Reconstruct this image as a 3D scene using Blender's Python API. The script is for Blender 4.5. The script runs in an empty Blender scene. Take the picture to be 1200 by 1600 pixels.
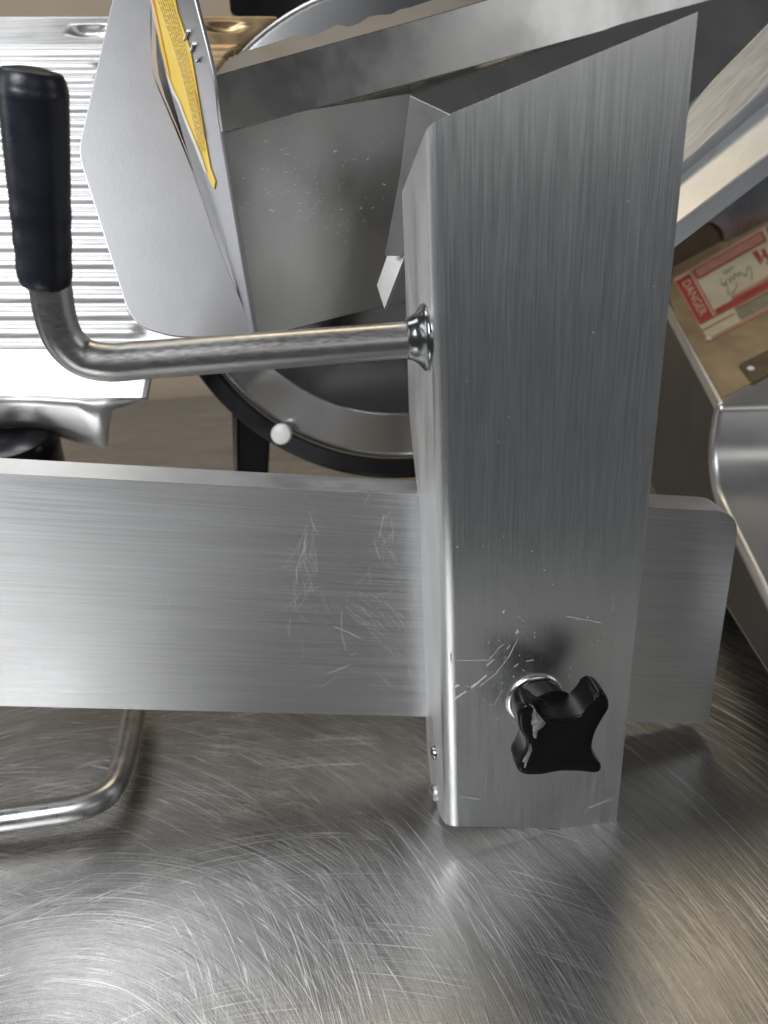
import bpy, bmesh, math, random
from mathutils import Vector, Matrix
from mathutils.geometry import tessellate_polygon
random.seed(7)
scene = bpy.context.scene
COL = scene.collection
W0, H0, FPX = 1200.0, 1600.0, 1200.0
# ------------------------------------------------------------------ camera frame
# vectors in camera terms: x right, y down, z forward; two vanishing directions fix the pose
dn = Vector((143, 2611, 1200)).normalized()            # plumb line
ya = Vector((-175, -551, 1200))
ya = (ya - dn * ya.dot(dn)).normalized()               # square to the upright arm's face
xa = Vector((1, 0, 0)); xa = (xa - dn*xa.dot(dn) - ya*xa.dot(ya)).normalized()
def c2w(v): return Vector((v.dot(xa), v.dot(ya), -v.dot(dn)))
DF = 0.26                                              # distance of the arm's front face
_r = c2w(Vector((830-600, 1290-800, FPX)))
CAMZ = 0.005 - _r.z / _r.y * DF
CP = Vector((0, 0, CAMZ))
def ray(px, py): return c2w(Vector((px-600.0, py-800.0, FPX))).normalized()
def pt(px, py, Y):                                     # point of that sight line at distance Y
    r = ray(px, py); return CP + r * (Y / r.y)
def plane3(a, b, c): return (a, (b-a).cross(c-a).normalized())
def on(pl, px, py):
    r = ray(px, py); return CP + r * ((pl[0]-CP).dot(pl[1]) / r.dot(pl[1]))
cam_d = bpy.data.cameras.new('camera'); cam = bpy.data.objects.new('camera', cam_d); COL.objects.link(cam)
cx, cy, cz = c2w(Vector((1,0,0))), c2w(Vector((0,-1,0))), c2w(Vector((0,0,-1)))
M = Matrix.Identity(4)
for i in range(3): M[i][0], M[i][1], M[i][2], M[i][3] = cx[i], cy[i], cz[i], CP[i]
cam.matrix_world = M
cam_d.sensor_fit = 'VERTICAL'; cam_d.sensor_height = 36; cam_d.sensor_width = 27
cam_d.lens = 36 * FPX / H0
cam_d.clip_start = 0.01; cam_d.clip_end = 50
cam_d.dof.use_dof = True; cam_d.dof.focus_distance = 0.30; cam_d.dof.aperture_fstop = 11
scene.camera = cam
# ------------------------------------------------------------------ light
world = bpy.data.worlds.new('World'); scene.world = world; world.use_nodes = True
bg = world.node_tree.nodes['Background']
bg.inputs[0].default_value = (0.80, 0.82, 0.86, 1); bg.inputs[1].default_value = 0.095
def area(name, loc, target, sx, sy, power, col):
    L = bpy.data.lights.new(name, 'AREA'); L.shape = 'RECTANGLE'; L.size = sx; L.size_y = sy
    L.energy = power; L.color = col
    o = bpy.data.objects.new(name, L); COL.objects.link(o); o.location = loc
    o.rotation_euler = (Vector(target)-Vector(loc)).to_track_quat('-Z', 'Y').to_euler()
area('unseen_lamp', (-0.75, 0.80, 1.9), (-0.1, 0.4, 0), 0.5, 1.3, 7.5, (0.95, 0.98, 1.0))
area('unseen_lamp', (-1.15, -1.2, 1.6), (0, 0.3, 0.1), 0.9, 1.0, 50, (0.97, 0.98, 1.0))
area('unseen_lamp', (0.22, 1.35, 2.2), (0.15, 0.25, 0), 0.9, 0.5, 7, (1.0, 0.84, 0.60))
area('unseen_lamp', (0.9, -2.2, 1.1), (0.1, 0.3, 0.15), 1.4, 0.8, 4, (1.0, 0.97, 0.92))  # added lamp in place of a pale wall behind the camera
area('side_fill', (1.9, -0.1, 0.8), (0.1, 0.3, 0.1), 0.6, 0.8, 2.5, (0.97, 0.98, 1.0))  # added fill to brighten the right-hand edges and bevels
area('side_fill', (-1.6, 0.35, 0.75), (0.1, 0.3, 0.1), 0.6, 0.8, 4, (0.97, 0.98, 1.0))  # added fill to brighten the arm's left side
scene.view_settings.view_transform = 'Standard'; scene.view_settings.look = 'None'
scene.view_settings.exposure = 0.0; scene.view_settings.gamma = 1.0
# ------------------------------------------------------------------ materials
class NT:
    def __init__(s, name):
        s.m = bpy.data.materials.new(name); s.m.use_nodes = True; s.t = s.m.node_tree
        s.b = s.t.nodes['Principled BSDF']
    def n(s, typ, **kw):
        nd = s.t.nodes.new(typ)
        for k, v in kw.items(): setattr(nd, k, v)
        return nd
    def link(s, a, b): s.t.links.new(a, b)
    def math(s, op, a, b=None, c=None, clamp=False):
        nd = s.n('ShaderNodeMath', operation=op, use_clamp=clamp)
        for i, v in enumerate((a, b, c)):
            if v is None: continue
            if isinstance(v, (int, float)): nd.inputs[i].default_value = v
            else: s.link(v, nd.inputs[i])
        return nd.outputs[0]
    def noise(s, vec, scale=1.0, detail=3.0, rough=0.6, mscale=None, rot=None):
        if mscale or rot:
            mp = s.n('ShaderNodeMapping'); s.link(vec, mp.inputs[0])
            if mscale: mp.inputs['Scale'].default_value = mscale
            if rot: mp.inputs['Rotation'].default_value = rot
            vec = mp.outputs[0]
        nz = s.n('ShaderNodeTexNoise'); s.link(vec, nz.inputs['Vector'])
        nz.inputs['Scale'].default_value = scale; nz.inputs['Detail'].default_value = detail
        nz.inputs['Roughness'].default_value = rough
        return nz.outputs[0]
    def rng(s, v, a, b, c, d):
        nd = s.n('ShaderNodeMapRange'); s.link(v, nd.inputs[0])
        for i, x in enumerate((a, b, c, d)): nd.inputs[i+1].default_value = x
        return nd.outputs[0]
    def obj(s): return s.n('ShaderNodeTexCoord').outputs['Object']
    def ramp(s, v, ca, cb):
        nd = s.n('ShaderNodeMix', data_type='RGBA'); s.link(v, nd.inputs[0])
        nd.inputs[6].default_value = (*ca, 1); nd.inputs[7].default_value = (*cb, 1)
        return nd.outputs[2]
    def bump(s, h, strength, dist, nrm=None):
        nd = s.n('ShaderNodeBump'); s.link(h, nd.inputs['Height'])
        nd.inputs['Strength'].default_value = strength; nd.inputs['Distance'].default_value = dist
        if nrm is not None: s.link(nrm, nd.inputs['Normal'])
        return nd.outputs[0]

def brushed(name, axis='z', base=0.62, tint=(1, 1, 1), rough=0.30, aniso=0.6, streak=0.25, bump=0.12, blot=0.15, length=16, across=1700):
    s = NT(name); v = s.obj()
    if isinstance(axis, str): axis = {'x': Vector((1, 0, 0)), 'y': Vector((0, 1, 0)), 'z': Vector((0, 0, 1))}[axis]
    axis = axis.normalized(); e3 = Vector((0, 1, 0)) if abs(axis.y) < 0.7 else Vector((0, 0, 1)); e2 = e3.cross(axis).normalized()
    cmb = s.n('ShaderNodeCombineXYZ')
    for i, e in enumerate((axis, e2, e3)):
        d = s.n('ShaderNodeVectorMath', operation='DOT_PRODUCT'); s.link(v, d.inputs[0]); d.inputs[1].default_value = e
        s.link(d.outputs['Value'], cmb.inputs[i])
    bv = cmb.outputs[0]; sc = (length, across, 60)
    n1 = s.noise(bv, 1, 4, 0.65, mscale=sc)
    n2 = s.noise(bv, 1, 2, 0.5, mscale=(length*0.5, across*0.25, 20))
    n3 = s.noise(v, 28, 4, 0.6)
    n4 = s.noise(v, 900, 2, 0.5)
    k = s.math('ADD', s.math('MULTIPLY', n1, 0.93), s.math('MULTIPLY', n2, 0.07))
    k = s.rng(k, 0.36, 0.64, 0, 1)
    lo = base*(1-streak); hi = min(1, base*(1+streak*0.75))
    c = s.ramp(k, tuple(lo*t for t in tint), tuple(hi*t for t in tint))
    s.link(c, s.b.inputs['Base Color'])
    r = s.math('ADD', s.rng(k, 0, 1, rough-0.05, rough+0.06), s.rng(n3, 0.3, 0.7, -blot*0.5, blot*0.5))
    s.link(r, s.b.inputs['Roughness'])
    s.b.inputs['Metallic'].default_value = 1
    s.b.inputs['Anisotropic'].default_value = aniso
    if aniso:
        t = s.n('ShaderNodeCombineXYZ')
        for i in range(3): t.inputs[i].default_value = e2[i]
        s.link(t.outputs[0], s.b.inputs['Tangent'])
    h = s.math('ADD', s.math('MULTIPLY', n1, 0.75), s.math('MULTIPLY', n4, 0.25))
    s.link(s.bump(h, bump, 0.0004), s.b.inputs['Normal'])
    return s.m
def plain(name, col, rough=0.4, metal=0.0, bump=0.0, bscale=600, var=0.12, spec=0.5, bdist=0.0004, rvar=0.2):
    s = NT(name); v = s.obj(); nz = s.noise(v, bscale*0.1, 4, 0.6); nf = s.noise(v, bscale, 3, 0.6)
    c = s.ramp(s.rng(nz, 0.3, 0.7, 0, 1), tuple(x*(1-var) for x in col), tuple(min(1, x*(1+var)) for x in col))
    s.link(c, s.b.inputs['Base Color'])
    s.link(s.rng(nz, 0.3, 0.7, max(0.02, rough*(1-rvar)), rough*(1+rvar)), s.b.inputs['Roughness'])
    s.b.inputs['Metallic'].default_value = metal; s.b.inputs['Specular IOR Level'].default_value = spec
    if bump: s.link(s.bump(nf, bump, bdist), s.b.inputs['Normal'])
    return s.m
def swirl_table():
    s = NT('scratched_table_steel'); v = s.n('ShaderNodeNewGeometry').outputs['Position']
    def polar(cx_, cy_, fr, fa, seed, warp):
        # warp a little so the arcs wander, then noise in (angle, radius)
        sub = s.n('ShaderNodeVectorMath', operation='SUBTRACT'); s.link(v, sub.inputs[0]); sub.inputs[1].default_value = (cx_, cy_, 0)
        sep = s.n('ShaderNodeSeparateXYZ'); s.link(sub.outputs[0], sep.inputs[0])
        ang = s.math('ARCTAN2', sep.outputs[1], sep.outputs[0])
        ln = s.n('ShaderNodeVectorMath', operation='LENGTH'); s.link(sub.outputs[0], ln.inputs[0])
        w = s.noise(v, 4, 1, 0.5)
        rad = s.math('ADD', ln.outputs['Value'], s.math('MULTIPLY', w, warp))
        cmb = s.n('ShaderNodeCombineXYZ')
        s.link(s.math('MULTIPLY', ang, fa), cmb.inputs[0]); s.link(s.math('MULTIPLY', rad, fr), cmb.inputs[1])
        cmb.inputs[2].default_value = seed
        return cmb.outputs[0], sub.outputs[0]
    CX, CY = TABLE_C
    p1, sub = polar(CX, CY, 600, 0.8, 0.0, 0.015)
    p2, _ = polar(CX-0.06, CY+0.03, 460, 0.7, 4.0, 0.022)
    p3, _ = polar(CX+0.10, CY-0.12, 400, 0.6, 8.0, 0.02)
    p4, _ = polar(CX, CY, 1700, 7, 12.0, 0.03)
    a = s.noise(p1, 1, 1, 0.5); b = s.noise(p2, 1, 1, 0.5); c = s.noise(p3, 1, 1, 0.5); fine = s.noise(p4, 1, 4, 0.7)
    cross = s.noise(v, 1, 3, 0.6, mscale=(1300, 45, 1)); cross2 = s.noise(v, 1, 3, 0.6, mscale=(50, 1400, 1), rot=(0, 0, 0.35))
    patch = s.rng(s.noise(v, 12, 4, 0.6), 0.35, 0.7, 0, 1)
    gate = s.noise(v, 14, 2, 0.5)
    def hair(nz, lo, wd, g0_, g1_):
        d = s.math('ABSOLUTE', s.math('SUBTRACT', nz, lo))
        return s.math('MULTIPLY', s.rng(d, 0.0, wd, 1, 0), s.rng(gate, g0_, g1_, 0, 1))
    l1 = hair(a, 0.50, 0.015, 0.42, 0.56); l2 = hair(b, 0.47, 0.011, 0.64, 0.46); l3 = hair(c, 0.53, 0.010, 0.42, 0.56); l4 = hair(a, 0.40, 0.010, 0.60, 0.45)
    lines = s.math('MAXIMUM', s.math('MAXIMUM', l1, l2), s.math('MAXIMUM', l3, l4))
    base_k = s.math('ADD', s.math('MULTIPLY', fine, 0.55), s.math('ADD', s.math('MULTIPLY', a, 0.2), s.math('ADD', s.math('MULTIPLY', cross, 0.15), s.math('MULTIPLY', cross2, 0.1))))
    base_k = s.rng(base_k, 0.38, 0.62, 0, 1)
    k = s.math('ADD', s.math('MULTIPLY', base_k, 0.40), s.math('MULTIPLY', lines, 0.55), clamp=True)
    s.link(s.ramp(k, (0.26, 0.257, 0.25), (0.88, 0.87, 0.85)), s.b.inputs['Base Color'])
    s.link(s.math('ADD', s.rng(k, 0, 1, 0.20, 0.34), s.math('MULTIPLY', patch, 0.05)), s.b.inputs['Roughness'])
    s.b.inputs['Metallic'].default_value = 1; s.b.inputs['Anisotropic'].default_value = 0.65
    cr = s.n('ShaderNodeVectorMath', operation='CROSS_PRODUCT'); cr.inputs[0].default_value = (0, 0, 1); s.link(sub, cr.inputs[1])
    nm = s.n('ShaderNodeVectorMath', operation='NORMALIZE'); s.link(cr.outputs[0], nm.inputs[0])
    s.link(sub, s.b.inputs['Tangent'])
    h = s.math('ADD', s.math('MULTIPLY', base_k, 0.5), s.math('ADD', s.math('MULTIPLY', lines, 0.4), s.math('MULTIPLY', cross2, 0.35)))
    s.link(s.bump(h, 0.22, 0.0004), s.b.inputs['Normal'])
    return s.m
TABLE_PL = (Vector((0, 0, 0)), Vector((0, 0, 1)))
_tc = on(TABLE_PL, -100, 1960); TABLE_C = (_tc.x, _tc.y)
M_table = swirl_table()
BD = on((Vector((0, DF+0.046, 0)), Vector((0, 1, 0))), 1000, 1000)-on((Vector((0, DF+0.046, 0)), Vector((0, 1, 0))), 100, 965)
AD = on((Vector((0, DF, 0)), Vector((0, 1, 0))), 840, 1200)-on((Vector((0, DF, 0)), Vector((0, 1, 0))), 885, 200)
M_arm = brushed('brushed_steel_arm', AD, 0.70, (0.98, 1.0, 1.0), 0.38, 0.66, 0.05, 0.04, 0.04, 40, 2300)
M_beam = brushed('brushed_steel_beam', BD, 0.62, (0.99, 1.0, 1.01), 0.36, 0.9, 0.12, 0.06, 0.04)
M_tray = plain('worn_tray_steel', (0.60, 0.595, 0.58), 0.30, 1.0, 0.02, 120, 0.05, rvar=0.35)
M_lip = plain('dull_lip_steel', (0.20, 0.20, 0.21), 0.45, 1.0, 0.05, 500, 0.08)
M_guard = plain('satin_guard_steel', (0.40, 0.40, 0.41), 0.44, 1.0, 0.05, 600, 0.02, rvar=0.03)
M_side = brushed('satin_side_steel', 'z', 0.72, (1, 1, 1), 0.52, 0.0, 0.06, 0.05, 0.04)
M_warm_refl = plain('warm_reflection_steel', (0.40, 0.29, 0.17), 0.42, 1.0, 0.02)
M_alu = brushed('cast_aluminium', 'x', 0.70, (1, 1, 1), 0.38, 0.0, 0.04, 0.05, 0.06, 20, 900)
M_rail = brushed('pitted_rail_metal', pt(1320, -82, 0.50)-pt(1060, 178, 0.42), 0.66, (0.97, 0.99, 1.0), 0.46, 0.0, 0.12, 0.12, 0.08, 25, 1300)
M_rod = brushed('linished_rod_steel', 'x', 0.46, (1, 0.99, 0.97), 0.33, 0.0, 0.05, 0.06, 0.03, 300, 1500)
M_rod2 = plain('polished_rod_steel', (0.46, 0.46, 0.46), 0.30, 1.0, 0.08, 1200, 0.10, bdist=0.0002)
M_chrome = plain('dark_chrome', (0.28, 0.29, 0.29), 0.17, 1.0, rvar=0.05)
M_steel = plain('bright_steel', (0.68, 0.68, 0.68), 0.22, 1.0, 0.05)
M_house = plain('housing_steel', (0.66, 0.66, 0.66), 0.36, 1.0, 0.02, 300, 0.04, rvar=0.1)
M_house2 = plain('cowl_steel', (0.40, 0.41, 0.43), 0.30, 1.0, 0.02, 200, 0.06, rvar=0.3)
M_return_dim = plain('shaded_return_steel', (0.30, 0.30, 0.30), 0.40, 1.0, 0.03, 500, 0.05, rvar=0.1)
M_brace_lit = plain('lit_brace_steel', (0.62, 0.62, 0.62), 0.38, 1.0, 0.03, 500, 0.04, rvar=0.1)
M_scuff = plain('fine_scuff_metal', (0.80, 0.80, 0.80), 0.45, 0.5, 0.2, 2000)
M_slit_shade = plain('slit_shade_brown', (0.035, 0.028, 0.022), 0.5)
M_flg = plain('smeared_flange_steel', (0.42, 0.415, 0.40), 0.30, 1.0, 0.02, 160, 0.12, rvar=0.45)
M_rim = plain('cut_edge_metal', (0.42, 0.37, 0.32), 0.6, 0.3)
M_lit_top = brushed('lit_top_steel', BD, 0.80, (1, 1, 1), 0.50, 0.0, 0.06, 0.05, 0.04)
M_end_dark = plain('dark_reflection_steel', (0.22, 0.22, 0.22), 0.42, 1.0, 0.02, 300, 0.05, rvar=0.1)
M_gold = plain('beige_plate', (0.46, 0.34, 0.20), 0.38, 0.35, 0.02)  # even beige over the housing's top panel
M_grip = plain('navy_rubber_grip', (0.011, 0.013, 0.022), 0.38, 0.0, 0.14, 700, 0.3, bdist=0.0006)
M_knob = plain('black_phenolic', (0.004, 0.004, 0.004), 0.24, 0.0, 0.05, 200, 0.3, spec=0.2, bdist=0.0006)
M_chip = plain('chipped_phenolic', (0.16, 0.16, 0.16), 0.30, 0.0, 0.9, 420, 0.8, spec=0.8, bdist=0.002)
M_black = plain('black_paint', (0.005, 0.005, 0.006), 0.14, 0.0, 0.05, 300, 0.4)
M_white = plain('pale_pin_plastic', (0.72, 0.72, 0.70), 0.4, 0.0, 0.03)
M_wall = plain('beige_wall_paint', (0.34, 0.275, 0.20), 0.7, 0.0, 0.05, 60)
M_yellow = plain('yellow_sticker', (0.86, 0.60, 0.07), 0.45, 0.0, 0.05, 900, 0.06)
M_orange = plain('orange_print', (0.80, 0.36, 0.06), 0.5)
M_ink = plain('dark_print', (0.09, 0.08, 0.05), 0.6)
M_oliveink = plain('olive_print', (0.42, 0.30, 0.06), 0.6)
M_paper = plain('cream_label', (0.66, 0.60, 0.42), 0.5, var=0.06)
M_red = plain('red_print', (0.46, 0.05, 0.035), 0.5, var=0.15)
M_pink = plain('faded_red_print', (0.60, 0.28, 0.20), 0.5, var=0.1)
M_torn = plain('torn_paper_edge', (0.80, 0.78, 0.72), 0.8)
M_scratch = plain('scratch_metal', (0.85, 0.85, 0.85), 0.50, 0.3, 0.3, 2000)
M_bronze = plain('bronze_nameplate', (0.20, 0.15, 0.09), 0.4, 0.6)
def blade_mat(name, centre, axis, base, rough, aniso):
    s = NT(name)
    g = s.n('ShaderNodeNewGeometry')
    sub = s.n('ShaderNodeVectorMath', operation='SUBTRACT'); s.link(g.outputs['Position'], sub.inputs[0]); sub.inputs[1].default_value = centre
    cr = s.n('ShaderNodeVectorMath', operation='CROSS_PRODUCT'); cr.inputs[0].default_value = axis; s.link(sub.outputs[0], cr.inputs[1])
    nm = s.n('ShaderNodeVectorMath', operation='NORMALIZE'); s.link(cr.outputs[0], nm.inputs[0])
    s.link(sub.outputs[0], s.b.inputs['Tangent'])
    ln = s.n('ShaderNodeVectorMath', operation='LENGTH'); s.link(sub.outputs[0], ln.inputs[0])
    cmb = s.n('ShaderNodeCombineXYZ'); s.link(s.math('MULTIPLY', ln.outputs['Value'], 900), cmb.inputs[0])
    nz = s.noise(cmb.outputs[0], 1, 3, 0.6)
    s.link(s.ramp(nz, tuple(base*0.85 for _ in range(3)), tuple(base*1.1 for _ in range(3))), s.b.inputs['Base Color'])
    s.b.inputs['Roughness'].default_value = rough; s.b.inputs['Metallic'].default_value = 1
    s.b.inputs['Anisotropic'].default_value = aniso
    return s.m
# ------------------------------------------------------------------ mesh helpers
def link_mesh(name, verts, faces, mat, parent=None, smooth=False, wn=False, angle=35, label=None, kind=None):
    c = Vector((0, 0, 0))
    for v in verts: c += v
    c /= len(verts)
    me = bpy.data.meshes.new(name)
    me.from_pydata([tuple(v-c) for v in verts], [], faces)
    bm = bmesh.new(); bm.from_mesh(me); bmesh.ops.recalc_face_normals(bm, faces=bm.faces); bm.to_mesh(me); bm.free()
    me.materials.append(mat)
    o = bpy.data.objects.new(name, me); COL.objects.link(o)
    if parent is not None:
        o.parent = parent
        o.location = c - wloc(parent)
    else: o.location = c
    o['_w'] = tuple(c)
    if smooth:
        me.shade_smooth(); me.set_sharp_from_angle(angle=math.radians(angle))
        if wn:
            md = o.modifiers.new('weighted_normal', 'WEIGHTED_NORMAL'); md.keep_sharp = True
    if label: o['label'] = label
    if kind: o['kind'] = kind
    return o
def wloc(o): return Vector(o['_w']) if '_w' in o else o.location.copy()
def bevel_edges(o, pred, width, seg=4):
    bm = bmesh.new(); bm.from_mesh(o.data); c = wloc(o)
    es = [e for e in bm.edges if pred(e.verts[0].co+c, e.verts[1].co+c, e)]
    bmesh.ops.bevel(bm, geom=es, offset=width, segments=seg, affect='EDGES', profile=0.5, clamp_overlap=True)
    bmesh.ops.recalc_face_normals(bm, faces=bm.faces)
    bm.to_mesh(o.data); bm.free()
def finish(o, angle=35):
    o.data.shade_smooth(); o.data.set_sharp_from_angle(angle=math.radians(angle))
    md = o.modifiers.new('weighted_normal', 'WEIGHTED_NORMAL'); md.keep_sharp = True
def empty(name, loc, label, cat, group=None):
    o = bpy.data.objects.new(name, None); COL.objects.link(o); o.location = loc
    o.empty_display_size = 0.03
    o['label'] = label; o['category'] = cat
    if group: o['group'] = group
    return o
def prism(name, front, off, mat, parent, bev=0.0, seg=3, **kw):
    """front: planar outline; off: vector (or list of vectors) to the back outline"""
    n = len(front)
    offs = off if isinstance(off, list) else [off]*n
    vs = list(front) + [p+q for p, q in zip(front, offs)]
    fs = [tuple(range(n)), tuple(range(2*n-1, n-1, -1))] + [(i, (i+1) % n, (i+1) % n + n, i+n) for i in range(n)]
    o = link_mesh(name, vs, fs, mat, parent, **kw)
    if bev:
        bevel_edges(o, lambda a, b, e: e.calc_face_angle(0) > math.radians(25), bev, seg)
    finish(o)
    return o
def rounded(pts2, radii, n=6):
    """round corners of a 2-D pixel outline"""
    out = []; m = len(pts2)
    for i in range(m):
        p = Vector(pts2[i]); a = Vector(pts2[i-1]); b = Vector(pts2[(i+1) % m]); r = radii[i] if isinstance(radii, (list, tuple)) else radii
        if r <= 0: out.append(tuple(p)); continue
        da = (a-p); db = (b-p); ra = min(r, da.length*0.49); rb = min(r, db.length*0.49)
        s0 = p + da.normalized()*ra; s1 = p + db.normalized()*rb
        for k in range(n+1):
            t = k/n; out.append(tuple((s0*(1-t)**2 + p*2*t*(1-t) + s1*t*t)))
    return out
def sheet(name, pl, pix, thick, mat, parent, bev=0.0004, **kw):
    """flat sheet whose near face lies in plane pl, thickness away from the camera"""
    nrm = pl[1] if pl[1].dot(pl[0]-CP) > 0 else -pl[1]
    return prism(name, [on(pl, *p) for p in pix], nrm*thick, mat, parent, bev, 2, **kw)
def decal(name, pl, pix, mat, parent, lift=0.0003, thick=0.0002, **kw):
    """thin print or paper lying on a surface"""
    nrm = -pl[1] if pl[1].dot(pl[0]-CP) > 0 else pl[1]
    f = [on(pl, *p) + nrm*lift for p in pix]
    n = len(f); vs = f + [p - nrm*thick for p in f]
    fs = [tuple(range(n)), tuple(range(2*n-1, n-1, -1))] + [(i, (i+1) % n, (i+1) % n+n, i+n) for i in range(n)]
    return link_mesh(name, vs, fs, mat, parent, **kw)
def multi_decal(name, pl, quads, mat, parent, lift=0.0004, kind=None, **kw):
    nrm = -pl[1] if pl[1].dot(pl[0]-CP) > 0 else pl[1]
    vs, fs = [], []
    for q in quads:
        b = len(vs); vs += [on(pl, *p)+nrm*lift for p in q]; fs.append(tuple(range(b, b+len(q))))
    return link_mesh(name, vs, fs, mat, parent, kind=kind, **kw)
def smooth_path(pts, radii, sub=10):
    P = [pts[0]*2-pts[1]] + pts + [pts[-1]*2-pts[-2]]; out = []; ro = []
    for i in range(1, len(P)-2):
        for k in range(sub):
            t = k/sub; a, b, c, d = P[i-1], P[i], P[i+1], P[i+2]
            out.append(0.5*((2*b)+(c-a)*t+(2*a-5*b+4*c-d)*t*t+(3*b-a-3*c+d)*t**3))
            ro.append(radii[i-1]*(1-t)+radii[i]*t)
    out.append(pts[-1]); ro.append(radii[-1])
    return out, ro
def tube(name, pts, radii, mat, parent, seg=28, smooth=True, sub=10, **kw):
    if smooth: pts, radii = smooth_path(pts, radii, sub)
    t = (pts[1]-pts[0]).normalized(); u = t.orthogonal().normalized()
    vs, fs = [], []; n = len(pts)
    for i in range(n):
        t = (pts[min(i+1, n-1)]-pts[max(i-1, 0)]).normalized()
        u = (u - t*u.dot(t)).normalized(); w = t.cross(u)
        for k in range(seg):
            a = 2*math.pi*k/seg; vs.append(pts[i] + (u*math.cos(a)+w*math.sin(a))*radii[i])
    for i in range(n-1):
        for k in range(seg):
            fs.append((i*seg+k, i*seg+(k+1) % seg, (i+1)*seg+(k+1) % seg, (i+1)*seg+k))
    fs.append(tuple(range(seg))); fs.append(tuple((n-1)*seg+k for k in range(seg)))
    return link_mesh(name, vs, fs, mat, parent, smooth=True, angle=40, **kw)
def lathe(name, base, axis, prof, mat, parent, seg=40, **kw):
    """prof: list of (distance along axis, radius)"""
    pts = [base+axis*d for d, r in prof]
    axis = axis.normalized(); u = axis.orthogonal().normalized(); w = axis.cross(u); vs, fs = [], []
    for (d, r) in prof:
        for k in range(seg):
            a = 2*math.pi*k/seg; vs.append(base+axis*d+(u*math.cos(a)+w*math.sin(a))*r)
    n = len(prof)
    for i in range(n-1):
        for k in range(seg): fs.append((i*seg+k, i*seg+(k+1) % seg, (i+1)*seg+(k+1) % seg, (i+1)*seg+k))
    fs.append(tuple(range(seg))); fs.append(tuple((n-1)*seg+k for k in range(seg)))
    return link_mesh(name, vs, fs, mat, parent, smooth=True, angle=40, **kw)
def px2m(Y, px=830, py=1100):                      # metres covered by one photo pixel at that place
    return (pt(px+1, py, Y)-pt(px, py, Y)).length
XA, YA, ZA = Vector((1, 0, 0)), Vector((0, 1, 0)), Vector((0, 0, 1))
# ------------------------------------------------------------------ setting
def slab(name, x0, x1, y0, y1, z0, z1, mat):
    vs = [Vector((x, y, z)) for z in (z0, z1) for x, y in ((x0, y0), (x1, y0), (x1, y1), (x0, y1))]
    fs = [(0, 1, 2, 3), (7, 6, 5, 4), (0, 1, 5, 4), (1, 2, 6, 5), (2, 3, 7, 6), (3, 0, 4, 7)]
    return link_mesh(name, vs, fs, mat, None, kind='structure')
slab('table_top', -1.2, 1.4, 0.04, 1.1, -0.04, 0.0, M_table)
slab('wall', -1.4, 1.6, 1.12, 1.16, -0.3, 0.56, M_wall)

slicer = empty('meat_slicer', (0.05, 0.42, 0), 'brushed steel meat slicer with upright arm, long low beam, ribbed plate and round blade', 'meat slicer')
# ------------------------------------------------------------------ low beam
YB = DF + 0.046
beam_pl = (Vector((0, YB, 0)), YA.copy())
bpx = rounded([(-160, 731), (1157, 800), (1106, 1131), (-160, 1099)], [0, 40, 12, 0], 8)
beam = link_mesh('beam', [on(beam_pl, *p) for p in bpx] + [on(beam_pl, *p)+YA*0.017 for p in bpx],
    [tuple(range(len(bpx))), tuple(range(2*len(bpx)-1, len(bpx)-1, -1))] + [(i, (i+1) % len(bpx), (i+1) % len(bpx)+len(bpx), i+len(bpx)) for i in range(len(bpx))],
    M_beam, slicer)
bevel_edges(beam, lambda a, b, e: e.calc_face_angle(0) > math.radians(45) and min((a+b).z/2, 9) > 0.02, 0.0095, 8)
beam.data.materials.append(M_lit_top)
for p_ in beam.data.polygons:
    if p_.normal.z > 0.45: p_.material_index = 1  # upward faces get a paler, rougher copy, their sheen put into the colour
finish(beam, 40)
# ------------------------------------------------------------------ upright arm
fpl = (Vector((0, DF, 0)), YA.copy())
arm = None
fl_top, fl_bot = on(fpl, 670, 192), on(fpl, 698, 1291)
side_pl = plane3(fl_top, fl_bot, fl_top+YA)
def lx(y): return 670 + (y-192)*(698-670)/(1291-192)
def rx(y): return 1091 + (y-18)*(962-1091)/(1296-18)
lev = [(192, 18, (628, 300)), (420, 390, (633, 430)), (640, 630, (639, 640)), (700, 690, (645, 705)), (760, 750, (652, 765)), (1100, 1095, (664, 1095)), (1180, 1180, (668, 1178)), (1255, 1258, (677, 1250)), (1291, 1296, (690, 1279))]
vs = []
for ly, ry, bk in lev:
    FL = on(fpl, lx(ly), ly); FR = on(fpl, rx(ry), ry); BL = on(side_pl, *bk); BL.y = max(BL.y, DF+0.004)
    BR = FR + (BL-FL); vs += [FL, FR, BR, BL]
fs = []
for i in range(len(lev)-1):
    for k in range(4): fs.append((i*4+k, i*4+(k+1) % 4, i*4+4+(k+1) % 4, i*4+4+k))
fs.append((0, 1, 2, 3)); q = (len(lev)-1)*4; fs.append((q, q+1, q+2, q+3))
arm = link_mesh('upright_arm', vs, fs, M_arm, slicer)
print('arm depths', [round(vs[i*4+3].y-DF, 3) for i in range(len(lev))], 'camz', CAMZ, 'width', (vs[-3]-vs[-4]).length)
arm.data.materials.append(M_side)
for p_ in arm.data.polygons:
    if p_.normal.x < -0.6: p_.material_index = 1
FLx = lambda p: abs((p-side_pl[0]).dot(side_pl[1])) < 1e-4 and abs(p.y-DF) < 1e-4
bevel_edges(arm, lambda a, b, e: FLx(a) and FLx(b), 0.0058, 8)
rn = set()
bevel_edges(arm, lambda a, b, e: e.calc_face_angle(0) > math.radians(40) and abs(a.y-DF) < 1e-4 and abs(b.y-DF) < 1e-4, 0.0018, 4)
finish(arm, 40)
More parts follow.
